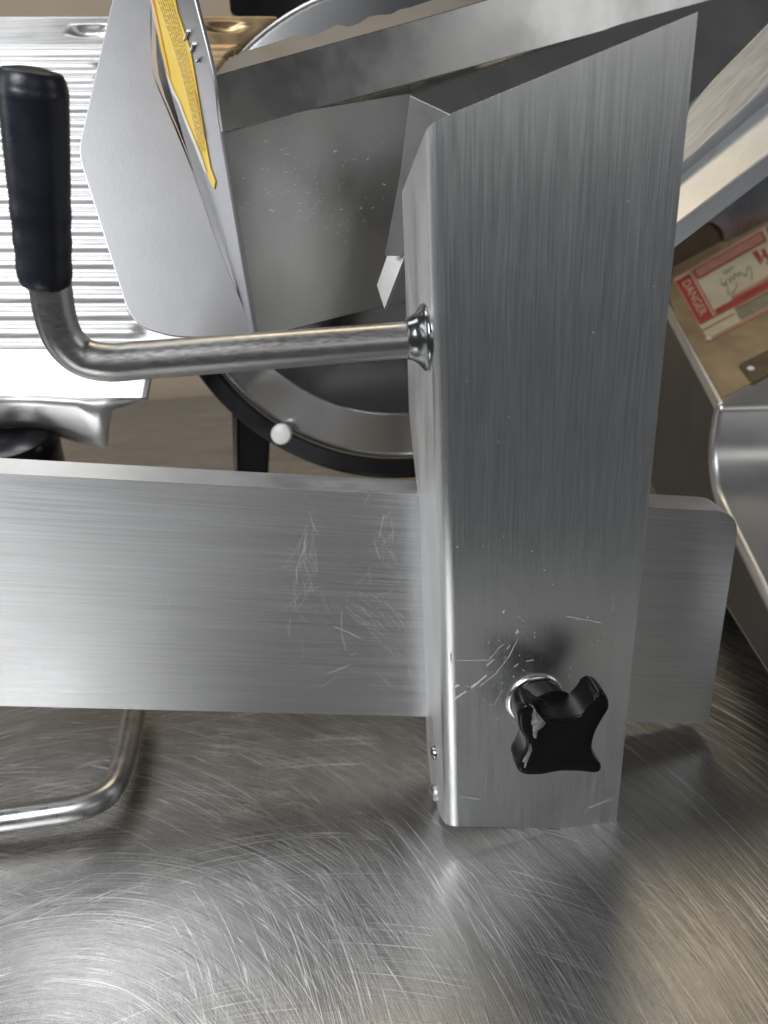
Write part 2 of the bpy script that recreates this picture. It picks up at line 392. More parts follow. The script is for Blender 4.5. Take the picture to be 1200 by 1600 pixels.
# ------------------------------------------------------------------ star knob
kb = on(fpl, 836, 1092); sx = px2m(DF)
lathe('knob_collar', kb+YA*0.001, -YA, [(0, 45*sx), (0.0016, 44.5*sx), (0.0024, 42*sx), (0.0026, 38*sx)], M_steel, slicer)
hp = pt(881, 1152, DF-0.0235); sh = (hp-kb).normalized()
knob = None
k2 = px2m(DF-0.0285)
def star():
    P = [Vector(p) for p in ((828, 1103), (850, 1119), (880, 1126), (908, 1118), (929, 1098), (938, 1084), (949, 1089), (953, 1105), (941, 1126), (930, 1148), (926, 1172), (932, 1188), (941, 1199), (934, 1209), (905, 1207), (874, 1207), (846, 1212), (820, 1212), (809, 1204), (817, 1189), (823, 1172), (820, 1155), (812, 1140), (811, 1120), (817, 1107))]
    out = []; m = len(P)
    for i in range(m):
        a, b, c, d = P[i-1], P[i], P[(i+1) % m], P[(i+2) % m]
        for k in range(5):
            t = k/5; q = 0.5*((2*b)+(c-a)*t+(2*a-5*b+4*c-d)*t*t+(3*b-a-3*c+d)*t**3); out.append((q.x, q.y))
    return out
kf = (Vector((0, DF-0.0285, 0)), YA.copy())
st = [on(kf, *p) for p in star()]
cen = on(kf, 881, 1150)
rings = []
th = 0.0145
for d, s_ in ((0.0, 0.0), (0.0002, 0.62), (0.0, 0.92), (0.0004, 0.975), (0.0014, 0.995), (0.003, 1.0), (0.008, 1.0), (0.0115, 0.985), (0.0135, 0.94), (th, 0.85)):
    tt = (d/th)**1.3; rc = 43*k2
    rings.append([cen + (p-cen).normalized()*max((p-cen).length*s_, rc*tt if s_ else 0) + YA*d for p in st])
vs = [rings[0][0]]; fs = []; n = len(st)
for r in rings[1:]: vs += r
for k in range(n): fs.append((0, 1+k, 1+(k+1) % n))
for i in range(len(rings)-2):
    for k in range(n): fs.append((1+i*n+k, 1+i*n+(k+1) % n, 1+(i+1)*n+(k+1) % n, 1+(i+1)*n+k))
fs.append(tuple(1+(len(rings)-2)*n+k for k in range(n)))
knob = link_mesh('star_knob', vs, fs, M_knob, slicer, smooth=True, angle=60)
hub_end = cen + YA*th
tube('knob_stem', [kb+YA*0.0, kb+(hub_end-kb)*0.5, hub_end], [38*sx, 36*sx, 33*sx], M_knob, knob, smooth=False, seg=40)
# chipped left-hand edge
def rough_patch(name, pix, Yof, mat, parent, amp=0.0006):
    c = Vector((sum(p[0] for p in pix)/len(pix), sum(p[1] for p in pix)/len(pix)))
    vs, fs = [], []; N = len(pix)
    for j, s_ in enumerate((1.0, 0.8, 0.55, 0.3)):
        for p in pix:
            q = c + (Vector(p)-c)*s_
            vs.append(pt(q.x, q.y, Yof(q.x, q.y) - (0 if j == 0 else random.uniform(0.2, 1)*amp)))
    vs.append(pt(c.x, c.y, Yof(c.x, c.y)-amp))
    for j in range(3):
        for k in range(N): fs.append((j*N+k, j*N+(k+1) % N, (j+1)*N+(k+1) % N, (j+1)*N+k))
    for k in range(N): fs.append((3*N+k, 3*N+(k+1) % N, 4*N))
    return link_mesh(name, vs, fs, mat, parent)
yk = DF-0.0285
rough_patch('chip', [(826, 1100), (833, 1102), (838, 1112), (845, 1120), (853, 1130), (848, 1136), (840, 1142), (838, 1154), (831, 1152), (824, 1146), (817, 1140), (814, 1128), (818, 1114)], lambda x, y: yk-0.0004+max(0, (838-x))*0.00013, M_chip, knob)
rough_patch('chip', [(829, 1160), (832, 1172), (826, 1186), (821, 1200), (815, 1206), (813, 1196), (819, 1184), (826, 1172)], lambda x, y: yk-0.0004+max(0, (826-x))*0.0001, M_chip, knob, 0.0004)
# screws low on the arm's left side
sn = side_pl[1] if side_pl[1].x < 0 else -side_pl[1]
for (px, py, mt, rr) in ((681, 1176, M_chrome, 0.0032), (681, 1238, M_steel, 0.0042)):
    b_ = on(side_pl, px, py)
    lathe('screw', b_-sn*0.001, sn, [(0, rr), (0.0022, rr), (0.0030, rr*0.8), (0.0033, rr*0.35), (0.0018, rr*0.3)], mt, slicer, 24)
# ------------------------------------------------------------------ operating handle
hb = on(side_pl, 666, 527)
print('handle root depth', hb.y-DF)
hy = hb.y
rr = 21.2*px2m(hy)
path = [pt(668, 529, hy), pt(560, 537, hy), pt(430, 547, hy-0.001), pt(300, 557, hy-0.002), pt(220, 563, hy-0.003), pt(168, 566, hy-0.004), pt(128, 557, hy-0.004), pt(100, 530, hy-0.005), pt(86, 492, hy-0.006), pt(79, 450, hy-0.007), pt(72, 415, hy-0.008)]
tube('handle_rod', path, [rr]*2+[rr*1.01]*9, M_rod, slicer, seg=36)
ax = (path[1]-path[0]).normalized()
cr_ = 39*px2m(hy)
lathe('handle_collar', hb+ax*0.0002, ax, [(-0.002, cr_*0.97), (0.0004, cr_), (0.0010, cr_*0.985), (0.0018, cr_*0.90), (0.0032, cr_*0.76), (0.0050, cr_*0.66), (0.0068, cr_*0.615), (0.0074, cr_*0.55)], M_chrome, slicer)
gp = [pt(71, 446, hy-0.0075), pt(68, 400, hy-0.009), pt(60, 300, hy-0.011), pt(53, 210, hy-0.013), pt(50, 112, hy-0.015)]
g0, g1 = gp[0], gp[-1]; gl = (g1-g0).length; ga = (g1-g0).normalized(); gk = px2m(hy-0.012, 60, 280)
prof = [(-0.001, 30), (0.0, 39), (0.0012, 42.5), (0.003, 44.5)]
for i in range(1, 30):
    t = i/30; prof.append((0.003+(gl-0.006)*t, 44.5 + 8.5*t + 0.9*math.sin(t*40)*(1 if t < 0.5 else 0.2)))
R_ = prof[-1][1]
for i in range(1, 9):
    a = i/8*math.pi/2; prof.append((gl-0.006+0.0065*math.sin(a), max(1, R_-13+13*math.cos(a)) if i < 8 else R_-13))
prof.append((gl+0.0012, 20)); prof.append((gl+0.0014, 1))
lathe('handle_grip', g0, ga, [(d, r*gk) for d, r in prof], M_grip, slicer, 48)
# ------------------------------------------------------------------ product tray (bent sheet)
Yt = 0.345
A = pt(334, 118, Yt); B = pt(347, 206, Yt+0.004); C_ = pt(399, 527, Yt+0.006)
face_pl = plane3(B, C_, pt(640, 150, Yt+0.03))
tray = sheet('tray_wall', face_pl, [(347, 206), (399, 527), (480, 508), (600, 478), (700, 450), (703, 186), (640, 146), (480, 172)], 0.0018, M_tray, slicer)
band_pl = plane3(A, pt(348, 206, Yt-0.001), pt(900, 30, Yt+0.085))
sheet('tray_flange', band_pl, rounded([(334, 118), (348, 206), (480, 173), (640, 131), (1010, 30), (1300, -48), (1300, -175), (765, -2), (690, 20)], 0), 0.0018, M_flg, slicer)
low_pl = plane3(pt(480, 173, Yt+0.025), pt(1010, 30, Yt+0.105), pt(700, 200, Yt+0.035))
sheet('tray_panel', low_pl, [(480, 170), (640, 128), (1010, 26), (1300, -52), (1300, -62), (1078, 162), (1040, 360), (700, 330), (640, 150)], 0.002, M_tray, slicer)
# wavy upper lip
wav = [(334, 118), (351, 96), (380, 80), (415, 70), (440, 62), (466, 54), (483, 56), (500, 51), (516, 42), (528, 38), (545, 41), (560, 36), (575, 26), (590, 23), (610, 22), (625, 14), (640, 11), (655, 6), (680, -2), (765, -30), (765, -2), (690, 20), (560, 56), (450, 87)]
lip_pl = plane3(A, pt(690, 20, Yt+0.055), pt(351, 96, Yt+0.012))
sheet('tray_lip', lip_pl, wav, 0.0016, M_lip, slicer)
# end plate that carries the sticker, seen almost edge on
end_pl = plane3(pt(334, 116, Yt), pt(400, 527, Yt+0.006), pt(238, 0, Yt+0.052))
ep = [(302, -10), (334, 116), (345, 200), (372, 360), (400, 527), (372, 500), (335, 400), (300, 262), (262, 130), (240, 40), (233, -10)]
endp = sheet('tray_end_plate', end_pl, ep, 0.0016, M_guard, slicer)
def seg_line(a, b, w, jit=0):
    a = Vector(a); b = Vector(b); d = (b-a).normalized(); n_ = Vector((-d.y, d.x))*w/2
    return [tuple(a-n_), tuple(b-n_*0.7), tuple(b+n_*0.7), tuple(a+n_)]
# bright rolled edges of the folded sheet
def edge_rod(name, pix, pl, r, mat, parent, lift=0.0):
    nrm = -pl[1] if pl[1].dot(pl[0]-CP) > 0 else pl[1]
    return tube(name, [on(pl, *p)+nrm*lift for p in pix], [r]*len(pix), mat, parent, seg=12)
edge_rod('folded_edge', [(303, -10), (334, 116), (346, 203), (372, 360), (400, 526)], end_pl, 0.0009, M_guard, slicer)
for q in ((291, 62, 296, 48), (300, 80, 305, 68), (310, 96, 312, 90)):
    edge_rod('weld_bead', [(q[0], q[1]), ((q[0]+q[2])/2+0.5, (q[1]+q[3])/2), (q[2], q[3])], end_pl, 0.0006, M_steel, endp, 0.0006)
sticker = decal('warning_sticker', end_pl, [(236, -10), (273, -10), (279, 20), (298, 75), (306, 120), (319, 200), (330, 262), (338, 284), (336, 296), (330, 284), (324, 268), (318, 252), (310, 230), (299, 205), (290, 180), (283, 158), (277, 150), (273, 145), (262, 112), (252, 72), (242, 20)], M_yellow, endp, 0.0005, 0.0003, label='yellow warning sticker with a torn left edge')
qs = []
for i_ in range(7):
    y_ = -8
    while y_ < 235:
        L_ = random.uniform(3, 9); f0 = (y_+8)/243; f1 = min(1, (y_+L_+8)/243)
        xa_ = lambda f_: (247+i_*3.6)*(1-f_)+(314+i_*1.6)*f_ + 10*math.sin(f_*math.pi)*0.6
        qs.append(seg_line((xa_(f0), y_), (xa_(f1), y_+L_), 1.3*(1-f0)+0.6*f0)); y_ += L_+random.uniform(1.5, 3.5)
multi_decal('sticker_print', end_pl, qs, M_oliveink, sticker, 0.0008, kind='stuff')
for q_ in (((240, -8), (268, 120), 2.6), ((306, 140), (322, 215), 1.4)):
    multi_decal('sticker_band', end_pl, [seg_line(*q_)], M_orange, sticker, 0.0009)
multi_decal('torn_edge', end_pl, [[(262, 112), (266, 118), (275, 141), (283, 156), (296, 190), (306, 214), (320, 248), (327, 272), (323, 268), (316, 252), (309, 232), (299, 208), (288, 180), (281, 160), (276, 152), (272, 146)]], M_torn, sticker, 0.0010)
# slanting guard plate to the left of the tray
g_pl = plane3(pt(122, 250, Yt+0.035), pt(398, 529, Yt+0.009), pt(236, 0, Yt+0.062))
gpx = rounded([(178, -12), (121, 238), (206, 508), (270, 526), (401, 530), (340, 380), (302, 268), (240, 118), (236, 40), (238, -12)], [0, 24, 40, 20, 0, 0, 0, 20, 0, 0], 6)
guard = sheet('guard_plate', g_pl, gpx, 0.0022, M_guard, slicer, 0.0005)
# thick cut edge of the guard plate where it stands off the end plate
nrm = g_pl[1] if g_pl[1].dot(g_pl[0]-CP) > 0 else -g_pl[1]
slot_px = [(237, 6), (237, 100), (242, 122), (262, 168), (282, 214), (300, 262), (292, 236), (276, 196), (258, 152), (248, 118), (245, 90), (242, 10)]
decal('guard_rim', g_pl, slot_px, M_rim, guard, 0.0006, 0.001)
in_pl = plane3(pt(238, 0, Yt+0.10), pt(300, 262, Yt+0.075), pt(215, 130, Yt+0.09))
sheet('slit_shade_sheet', in_pl, [(232, -12), (232, 100), (262, 180), (306, 285), (312, 262), (275, 120), (250, -12)], 0.001, M_slit_shade, slicer)  # dark sheet added behind the slit, its shade put into the colour
# triangular brace and return, light and shade put into their two steels
br_pl = plane3(pt(588, 446, Yt-0.004), pt(600, 483, Yt-0.006), pt(690, 185, Yt-0.03))
up_pl = plane3(pt(640, 149, Yt+0.012), pt(606, 395, Yt-0.002), pt(700, 176, Yt-0.012))
sheet('tray_brace', up_pl, [(634, 325), (720, 260), (720, 330), (634, 396), (600, 483), (588, 446), (606, 395)], 0.0018, M_brace_lit, slicer)
sheet('tray_return', br_pl, [(640, 149), (702, 178), (722, 250), (722, 300), (634, 330), (634, 400), (600, 400), (606, 372), (625, 270)], 0.0018, M_return_dim, slicer)
# ------------------------------------------------------------------ blade, ring guard
bc = pt(612, 356, 0.47); bn = (CP-bc).normalized(); bn = (bn + Vector((-0.10, 0, 0.22))).normalized()
bpl = (bc, bn); up = 386*(pt(613, 356, 0.47)-bc).length
u = bn.orthogonal().normalized(); u = (ZA-bn*ZA.dot(bn)).normalized(); w = bn.cross(u)
M_blade = blade_mat('ground_blade_steel', tuple(bc), tuple(bn), 0.55, 0.13, 0.90)
M_cover = blade_mat('dark_blade_cover', tuple(bc), tuple(bn), 0.22, 0.12, 0.9)
def ringm(name, base, prof, mat, parent, seg=160): return lathe(name, base, bn, prof, mat, parent, seg)
Rb = up
def washer(name, prof, mat, parent, seg=160, a0=None, a1=None):
    vs, fs = [], []; n = len(prof)
    if a0 is not None: return arc_washer(name, prof, mat, parent, seg, a0, a1)
    for d, r in prof:
        for k in range(seg):
            a = 2*math.pi*k/seg; vs.append(bc+bn*d+(u*math.cos(a)+w*math.sin(a))*r)
    for i in range(n):
        j = (i+1) % n
        for k in range(seg): fs.append((i*seg+k, i*seg+(k+1) % seg, j*seg+(k+1) % seg, j*seg+k))
    return link_mesh(name, vs, fs, mat, parent, smooth=True, angle=30)
def arc_washer(name, prof, mat, parent, seg, a0, a1):
    vs, fs = [], []; n = len(prof)
    for d, r in prof:
        for k in range(seg+1):
            a = a0+(a1-a0)*k/seg; vs.append(bc+bn*d+(u*math.cos(a)+w*math.sin(a))*r)
    m = seg+1
    for i in range(n):
        j = (i+1) % n
        for k in range(seg): fs.append((i*m+k, i*m+k+1, j*m+k+1, j*m+k))
    fs.append(tuple(i*m for i in range(n))); fs.append(tuple(i*m+seg for i in range(n)))
    return link_mesh(name, vs, fs, mat, parent, smooth=True, angle=30)
washer('ring_guard', [(-0.010, Rb*0.925), (0.004, Rb*0.925), (0.0045, Rb*0.93), (0.0045, Rb*0.99), (0.003, Rb*1.0), (-0.010, Rb*1.0)], M_black, slicer, 160, math.pi*0.42, math.pi*1.58)
washer('ring_edge', [(-0.0108, Rb*0.99), (-0.006, Rb*1.012), (-0.009, Rb*1.016), (-0.013, Rb*0.99)], M_chrome, slicer, 160, math.pi*0.42, math.pi*1.58)
blade = washer('blade', [(0.001, Rb*0.74), (0.0005, Rb*0.76), (-0.0035, Rb*0.905), (-0.0036, Rb*0.915), (-0.006, Rb*0.92), (-0.008, Rb*0.7)], M_blade, slicer)
washer('blade_edge', [(-0.0032, Rb*0.905), (-0.002, Rb*0.912), (-0.0024, Rb*0.919), (-0.0045, Rb*0.922)], M_steel, blade)
lathe('blade_cover', bc-bn*0.006, bn, [(0, Rb*0.745), (0.0065, Rb*0.745), (0.0085, Rb*0.735), (0.0085, Rb*0.4)], M_cover, slicer, 160)
pin = on(bpl, 443, 678)
lathe('guard_pin', pin+bn*0.003, bn, [(0, 0.0064), (0.003, 0.0064), (0.0042, 0.0058), (0.0048, 0.004), (0.0049, 0.0004)], M_white, slicer, 28)
bk_pl = (on(bpl, 400, 660)-bn*0.014, YA.copy())
prism('guard_bracket', [on(bk_pl, *p) for p in ((362, 640), (366, 760), (418, 768), (422, 690), (430, 650))], YA*0.02, M_black, slicer, 0.002)
edge_rod('bracket_edge', [(369, 650), (370, 765)], bk_pl, 0.0014, M_chrome, slicer, 0.001)
# ------------------------------------------------------------------ ribbed gauge plate
ga_, gb_, gc_ = pt(0, 22, 0.53), pt(300, 25, 0.53), pt(0, 620, 0.425)
gpl = plane3(ga_, gb_, gc_)
gn = -gpl[1] if gpl[1].dot(gpl[0]-CP) > 0 else gpl[1]
right = [(22, 428), (30, 434), (45, 412), (80, 366), (130, 320), (200, 285), (300, 262), (400, 262), (500, 290), (530, 312), (545, 290), (588, 234), (622, 228)]
def rxg(y):
    for (y0, x0), (y1, x1) in zip(right, right[1:]):
        if y0 <= y <= y1: return x0+(x1-x0)*(y-y0)/(y1-y0)
    return right[-1][1]
def rib(y, x):
    if y < 92 or y > 545: return 0
    # ribs run across, ends rounded off near the right-hand edge
    end = 160 + (y-100)*0.15 if y > 100 else 160
    f = min(1, max(0, (end-x)/10))
    pitch = 21.5 + 3.0*(y-92)/450
    ph = (y-92)/pitch
    return (0.5-0.5*math.cos(2*math.pi*ph))**0.85 * f * 0.0016
vs, fs, NU, NV = [], [], 46, 420
ys = [22+(622-22)*j/NV for j in range(NV+1)]
def slot(x, y):
    d1 = max(abs(x-142)-20, 0); d2 = max(abs(x-348)-16, 0)
    a = math.hypot(d1, y-48 - (x-142)*0.0)/10; b = math.hypot(d2, y-42)/9
    m = min(a, b)
    return -0.0035*max(0, 1-m*m) if m < 1 else 0
for y in ys:
    R = rxg(y)
    for i in range(NU+1):
        t = i/NU; x = -120+(R+120)*t
        # upper edge gently rolled
        z = rib(y, x)+slot(x, y) - (0.002*max(0, (28-y)/6)**2 if y < 28 else 0)
        if 70 < y < 92: z += 0.0016*math.sin((y-70)/22*math.pi)
        vs.append(on(gpl, x, y)+gn*z)
for j in range(NV):
    for i in range(NU): fs.append((j*(NU+1)+i, j*(NU+1)+i+1, (j+1)*(NU+1)+i+1, (j+1)*(NU+1)+i))
gauge = link_mesh('gauge_plate', vs, fs, M_alu, slicer, smooth=True, angle=60)
gauge.data.materials.append(M_warm_refl)  # warm reflection painted into the plate's upper right corner
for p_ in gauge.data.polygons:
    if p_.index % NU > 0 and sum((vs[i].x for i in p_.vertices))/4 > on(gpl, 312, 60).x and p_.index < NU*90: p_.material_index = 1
sd = gauge.modifiers.new('solidify', 'SOLIDIFY'); sd.thickness = 0.006; sd.offset = -1 if gauge.data.polygons[0].normal.dot(gn) > 0 else 1
# rolled lower lip of the plate
lip_y = 0.425
def strip(name, rows, mat, parent, **kw):
    vs, fs = [], []; n = len(rows[0])
    for r in rows: vs += [pt(*p) for p in r]
    for j in range(len(rows)-1):
        for i in range(n-1): fs.append((j*n+i, j*n+i+1, (j+1)*n+i+1, (j+1)*n+i))
    o = link_mesh(name, vs, fs, mat, parent, smooth=True, angle=70, **kw)
    s_ = o.modifiers.new('solidify', 'SOLIDIFY'); s_.thickness = 0.0016; s_.offset = 0
    return o
strip('gauge_lip', [[(-60, 618, .424), (60, 618, .424), (120, 621, .424), (170, 622, .424), (228, 623, .424)],
    [(-60, 624, .4225), (60, 626, .4225), (120, 630, .4225), (155, 636, .423), (176, 640, .424)],
    [(-60, 632, .424), (60, 634, .424), (122, 638, .424), (152, 652, .424), (170, 672, .425)],
    [(-60, 648, .430), (60, 656, .430), (110, 668, .430), (145, 684, .430), (168, 698, .430)],
    [(-60, 664, .44), (40, 668, .44), (80, 676, .44), (120, 690, .44), (160, 702, .44)]], M_alu, slicer)
dc = pt(20, 705, 0.44)
lathe('thickness_dial', dc, Vector((0, -0.25, 1)).normalized(), [(-0.03, 0.024), (0.0, 0.0265), (0.006, 0.0275), (0.012, 0.0255), (0.014, 0.02)], M_black, slicer, 40)
tube('dial_shaft', [dc+Vector((0.0, 0, -0.03)), dc+Vector((0, 0, -0.09))], [0.02, 0.02], M_black, slicer, smooth=False)
# sharpener housing behind the blade
spl = (Vector((0, 0.60, 0)), YA.copy())
prism('sharpener_cover', [on(spl, *p) for p in rounded([(356, -30), (360, 22), (430, 42), (700, 60), (720, -60)], [4, 8, 8, 8, 4], 4)], YA*0.06, M_black, slicer, 0.004)
# foot plate joining the pieces under the blade
# ------------------------------------------------------------------ pull rod lying near the table
rp = [(-80, 1287), (-10, 1281), (70, 1270), (120, 1262), (150, 1252), (172, 1236), (186, 1212), (198, 1170), (208, 1120), (214, 1080)]
rpts = []
tpl = (Vector((0, 0, 0.016)), ZA.copy())
for p in rp:
    rpts.append(on(tpl, *p))
rod_r = 0.0064
tube('pull_rod', rpts, [rod_r]*len(rpts), M_rod2, slicer, seg=28)
# ------------------------------------------------------------------ slide rails, upper right
def bar(name, pix, Ys, off, mat, parent, bev=0.0012):
    f = [pt(p[0], p[1], y) for p, y in zip(pix, Ys)]
    return prism(name, f, off, mat, parent, bev, 3)
Yr = 0.42
r1 = plane3(pt(1060, 178, Yr), pt(1320, -82, Yr+0.08), pt(1060, 268, Yr-0.035))
sheet('slide_rail', r1, [(1060, 178), (1320, -86), (1320, 30), (1050, 272)], 0.01, M_rail, slicer, 0.001)
r2 = plane3(pt(1050, 274, Yr-0.025), pt(1320, 28, Yr+0.055), pt(1040, 360, Yr-0.065))
sheet('slide_rail', r2, [(1050, 268), (1320, 26), (1320, 150), (1040, 362)], 0.012, M_rail, slicer, 0.001)
# ------------------------------------------------------------------ neighbouring housing
RAISE = (Vector((0, 0, 0.035)), ZA.copy())
e1, e2 = on(RAISE, 1020, 772), on(RAISE, 1200, 1062)
hd = (e2-e1).normalized(); hn = Vector((hd.y, -hd.x, 0)); hn = hn if hn.x > 0 else -hn
print('housing dir', hd, 'normal', hn, e1, e2)
housing = empty('machine_housing', tuple(e1), 'rounded steel motor housing with beige top and red danger label, right of the arm', 'machine housing')
hpl = (e1+ZA*0.03*0, hn)
hp_px = [(985, 400), (1046, 492), (1121, 634)]+[(1119, 645), (1116, 660), (1114, 675), (1112, 690), (1111, 705), (1111, 720), (1112, 735), (1114, 750), (1117, 764), (1121, 778), (1127, 792), (1135, 808), (1145, 828), (1158, 854), (1200, 938), (1290, 1118)]+[(1290, 1210), (1200, 1062), (1020, 772), (960, 660)]
f = [on(hpl, *p) for p in hp_px]
body = link_mesh('housing_body', f+[p+hn*0.45 for p in f],
    [tuple(range(len(f))), tuple(range(2*len(f)-1, len(f)-1, -1))] + [(i, (i+1) % len(f), (i+1) % len(f)+len(f), i+len(f)) for i in range(len(f))], M_house, housing)
body.data.materials.append(M_end_dark)
body.data.polygons[0].material_index = 1  # dark reflection put into the end face's colour
bevel_edges(body, lambda a, b, e: e.calc_face_angle(0) > math.radians(30) and (a+b).z > 0.02, 0.0055, 6)
finish(body, 50)
tp = plane3(f[1], f[2], f[1]+hn)
print('top z', f[0].z, f[1].z, f[2].z)
nrm_top = tp[1] if tp[1].z > 0 else -tp[1]
top = decal('beige_top_panel', tp, [(1045, 462), (1054, 493), (1100, 575), (1128, 622), (1145, 614), (1200, 585), (1290, 520), (1290, 292), (1200, 342), (1132, 377), (1050, 420)], M_gold, housing, 0.0012, 0.001)
# danger label: print built in the label's own frame
Lo = Vector((1102, 538)); 
LB = [(1000+0, 0)]
def lab(u_, v_):       # u along the long side (0..1 -> lower left to right), v across (0 bottom .. 1 top)
    a = Vector((1104, 538)); b = Vector((1104+160, 538-84)); c = Vector((1049, 438)); d = Vector((1049+160, 438-92))
    p = a*(1-u_)*(1-v_) + b*u_*(1-v_) + c*(1-u_)*v_ + d*u_*v_
    return (p.x, p.y)
def lq(u0, v0, u1, v1): return [lab(u0, v0), lab(u1, v0), lab(u1, v1), lab(u0, v1)]
label = decal('danger_label', tp, rounded(lq(0, 0, 1.3, 1), 3, 3), M_pink, housing, 0.0018, 0.0004, label='red and cream danger label with handwriting')
L1, L2, L3 = 0.0021, 0.0024, 0.0027
multi_decal('label_field', tp, [lq(0.012, 0.03, 1.28, 0.97)], M_paper, label, L1)
multi_decal('label_red', tp, [lq(0.015, 0.27, 0.15, 0.93), lq(0.185, 0.80, 0.86, 0.95), lq(0.185, 0.27, 0.86, 0.335), lq(0.90, 0.45, 1.2, 0.95), lq(0.02, 0.245, 0.86, 0.262), lq(0.012, 0.155, 0.32, 0.168), lq(0.165, 0.27, 0.176, 0.95)], M_red, label, L2)
multi_decal('label_pale_print', tp, [lq(0.20, 0.82, 0.84, 0.93), lq(0.36, 0.345, 0.84, 0.385)]+[lq(0.34, 0.245-i*0.022, 0.86, 0.255-i*0.022) for i in range(1, 3)], M_pink, label, L3)
multi_decal('lightning_bolt', tp, [[lab(0.70, 0.76), lab(0.745, 0.76), lab(0.745, 0.64), lab(0.715, 0.56)], [lab(0.725, 0.56), lab(0.745, 0.62), lab(0.80, 0.72), lab(0.785, 0.66)], [lab(0.775, 0.74), lab(0.81, 0.72), lab(0.80, 0.52), lab(0.785, 0.58)], [lab(0.765, 0.56), lab(0.82, 0.54), lab(0.795, 0.48)]], M_red, label, L3)
quads = []
for r in range(5):
    x = 0.34
    while x < 0.98:
        w_ = random.uniform(0.006, 0.022)
        quads.append(lq(x, 0.045+r*0.034, x+w_, 0.062+r*0.034)); x += w_+random.uniform(0.003, 0.007)
multi_decal('label_small_print', tp, quads, M_ink, label, L3, kind='stuff')
def pline(pts, w): return [seg_line(a, b, w) for a, b in zip(pts, pts[1:])]
hw = pline([lab(*p) for p in ((0.36, .66), (0.34, .60), (0.36, .55), (0.385, .60), (0.375, .50), (0.35, .43), (0.385, .41), (0.44, .45), (0.46, .50))], 1.1)
hw += pline([lab(*p) for p in ((0.41, .62), (0.42, .55), (0.44, .62), (0.46, .56), (0.48, .63), (0.50, .57), (0.52, .62))], 1.1)
hw += pline([lab(*p) for p in ((0.52, .62), (0.56, .52), (0.60, .62), (0.625, .60), (0.615, .52), (0.58, .44))], 1.1)
multi_decal('handwriting', tp, hw, M_ink, label, L3)
multi_decal('handwriting', tp, pline([lab(*p) for p in ((0.40, .72), (0.42, .68), (0.43, .73), (0.45, .68), (0.47, .73), (0.49, .69), (0.51, .73))], 0.9), M_ink, label, L3+0.0002)
# lettering DANGER on the left-hand red block and the one at the frame's edge
def text_on(body_, uv0, uv_right, uv_up, mat, parent, lift):
    cu = bpy.data.curves.new('lettering', 'FONT'); cu.body = body_; cu.resolution_u = 3; cu.align_x = 'CENTER'; cu.align_y = 'CENTER'
    to = bpy.data.objects.new('lettering', cu); COL.objects.link(to)
    bpy.context.view_layer.update()
    me = bpy.data.meshes.new_from_object(to.evaluated_get(bpy.context.evaluated_depsgraph_get()))
    COL.objects.unlink(to); bpy.data.objects.remove(to)
    xs = [v.co.x for v in me.vertices]; ys_ = [v.co.y for v in me.vertices]
    x0, x1, y0, y1 = min(xs), max(xs), min(ys_), max(ys_)
    verts = []
    for v in me.vertices:
        a = (v.co.x-x0)/(x1-x0)-0.5; b = (v.co.y-y0)/(y1-y0)-0.5
        u_ = uv0[0]+uv_right[0]*a+uv_up[0]*b; v_ = uv0[1]+uv_right[1]*a+uv_up[1]*b
        verts.append(on(tp, *lab(u_, v_))+nrm_top*lift)
    return link_mesh('lettering', verts, [tuple(p.vertices) for p in me.polygons], mat, parent)
text_on('DANGER', (0.085, 0.60), (0.0, -0.52), (0.075, 0.0), M_paper, label, L3)
text_on('DANGER', (1.0, 0.70), (0.0, -0.42), (0.09, 0.0), M_paper, label, L3)
npx = rounded([(1152, 574), (1172, 602), (1290, 538), (1290, 505)], [5, 7, 0, 0], 4)
plate = decal('name_plate', tp, npx, M_bronze, housing, 0.0020, 0.0008)
lathe('rivet', on(tp, 1172, 580)+nrm_top*0.002, nrm_top, [(0, 0.0024), (0.0008, 0.002), (0.0012, 0.0006)], M_white, plate, 16)
lathe('rivet', on(tp, 1107, 533)+nrm_top*0.0018, nrm_top, [(0, 0.0024), (0.0008, 0.002), (0.0012, 0.0006)], M_white, label, 16)
for (a_, b_) in ((0.06, 0.05), (0.06, 0.38), (0.30, 0.38)):
    fp = Vector((e1.x, e1.y, 0))+hd*a_+hn*b_
    lathe('foot', fp, ZA, [(0, 0.013), (0.004, 0.014), (0.03, 0.011), (0.038, 0.011)], M_black, housing, 24)
# upright steel cowl behind the beige top
pA, pB = on(tp, 1050, 420), on(tp, 1200, 342)
rpl = plane3(pA, pB, pA+ZA); cn = rpl[1] if rpl[1].y < 0 else -rpl[1]
cpl = (pA+cn*0.004, cn)
sheet('rear_cowl', cpl, rounded([(1030, 300), (1330, 80), (1330, 300), (1200, 352), (1138, 384), (1130, 358), (1112, 346), (1095, 352), (1040, 372)], [0, 0, 0, 0, 6, 10, 8, 6, 0], 4), 0.004, M_house2, housing, 0.001)
sheet('rear_panel', rpl, [(1020, 330), (1330, 150), (1330, 300), (1200, 352), (1050, 432), (1010, 450)], 0.004, plain('brown_panel_paint', (0.10, 0.065, 0.035), 0.5), housing, 0.001)
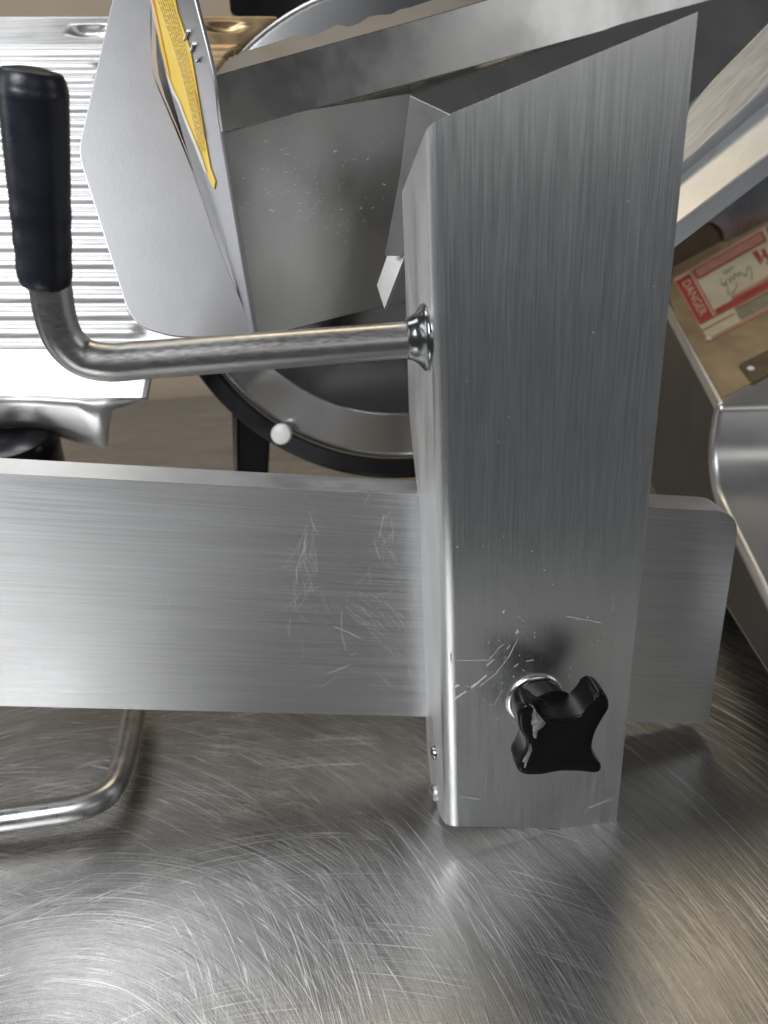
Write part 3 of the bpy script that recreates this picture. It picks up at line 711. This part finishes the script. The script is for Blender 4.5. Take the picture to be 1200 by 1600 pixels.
# ------------------------------------------------------------------ wear marks
def scratches(name, pl, lst, mat, parent, lift=0.00012):
    q = []
    for pts_, w_ in lst: q += pline(pts_, w_)
    return multi_decal(name, pl, q, mat, parent, lift, kind='stuff')
S = []
S += [([(710, 1092), (740, 1072), (760, 1055)], 2.4), ([(728, 1081), (742, 1068)], 2.2), ([(750, 1072), (775, 1052), (795, 1026), (808, 1000)], 0.9), ([(765, 1030), (780, 1012), (788, 1005)], 0.7),
      ([(712, 1032), (768, 1031)], 0.6), ([(885, 963), (925, 970), (940, 973)], 0.7), ([(902, 1072), (915, 1058)], 0.6), ([(822, 1033), (834, 1031)], 0.9),
      ([(803, 1042), (810, 1037)], 1.2), ([(760, 1040), (772, 1030)], 1.4), ([(792, 1014), (797, 1008)], 1.2), ([(806, 990), (809, 984)], 2.2), ([(786, 958), (788, 953)], 1.6),
      ([(710, 1073), (717, 1070)], 4.0), ([(703, 1022), (705, 1035)], 2.5), ([(716, 1244), (750, 1249)], 0.6), ([(920, 1262), (955, 1248)], 0.6), ([(702, 1202), (704, 1224)], 0.7),
      ([(772, 1102), (782, 1082), (788, 1078)], 0.5), ([(710, 1150), (714, 1180)], 0.6), ([(842, 1083), (848, 1080)], 1.5)]
for i in range(70):
    x = random.uniform(715, 985); y = random.gauss(1010, 70)
    if y > 1280: continue
    S.append(([(x, y), (x+random.uniform(-3, 3), y+random.uniform(-3, 3))], random.uniform(0.5, 1.3)))
for i in range(28):
    x = random.uniform(720, 1040); y = random.uniform(120, 1270)
    if x > rx(y)-14: continue
    S.append(([(x, y), (x+random.uniform(-2, 2), y+random.uniform(-4, 4))], random.uniform(0.4, 1.0)))
scratches('wear_scratches', fpl, S, M_scratch, arm)
S = []
def arcs(x, y, ang, ln, bend):
    p = []; a = ang
    for i in range(4):
        p.append((x, y)); x += math.cos(a)*ln/3; y += math.sin(a)*ln/3; a += bend
    return p
for i in range(28):
    S.append((arcs(random.gauss(480, 12), random.gauss(880, 45), random.gauss(1.6, 0.35), random.uniform(15, 50), random.uniform(-.2, .2)), random.uniform(0.35, 0.6)))
for i in range(18):
    S.append((arcs(random.gauss(570, 22), random.gauss(955, 14), random.gauss(0.65, 0.15), random.uniform(20, 50), random.uniform(-.1, .1)), random.uniform(0.3, 0.55)))
for i in range(14):
    S.append((arcs(random.gauss(605, 22), random.gauss(860, 40), random.gauss(1.5, 0.6), random.uniform(12, 40), random.uniform(-.2, .2)), random.uniform(0.3, 0.55)))
for i in range(16):
    S.append((arcs(random.uniform(440, 640), random.uniform(800, 1070), random.uniform(0, 3.1), random.uniform(10, 40), random.uniform(-.2, .2)), random.uniform(0.3, 0.5)))
S += [([(600, 804), (592, 840)], 0.9), ([(600, 804), (632, 828), (648, 848)], 0.6), ([(478, 832), (474, 858), (463, 890), (464, 912)], 0.9), ([(520, 978), (545, 988), (563, 997)], 0.8), ([(52, 1056), (55, 1063)], 0.8), ([(534, 954), (534, 990), (541, 1018)], 0.7),
      ([(262, 924), (264, 950)], 0.4), ([(510, 1053), (535, 1044), (549, 1037)], 0.7), ([(440, 887), (456, 881)], 0.8)]
scratches('wear_scratches', beam_pl, [s for s in S if all(p[0] < 648 for p in s[0])], M_scuff, beam)
S = []
for i in range(170):
    x = random.gauss(490, 60); y = random.gauss(300, 60)
    if 380 < x < 600 and 215 < y < 440:
        S.append(([(x, y), (x+random.uniform(-5, 6), y+random.uniform(-3, 3))], random.uniform(0.4, 1.1)))
scratches('wear_marks', face_pl, S, M_scuff, tray)
for o in bpy.data.objects:
    if '_w' in o: del o['_w']
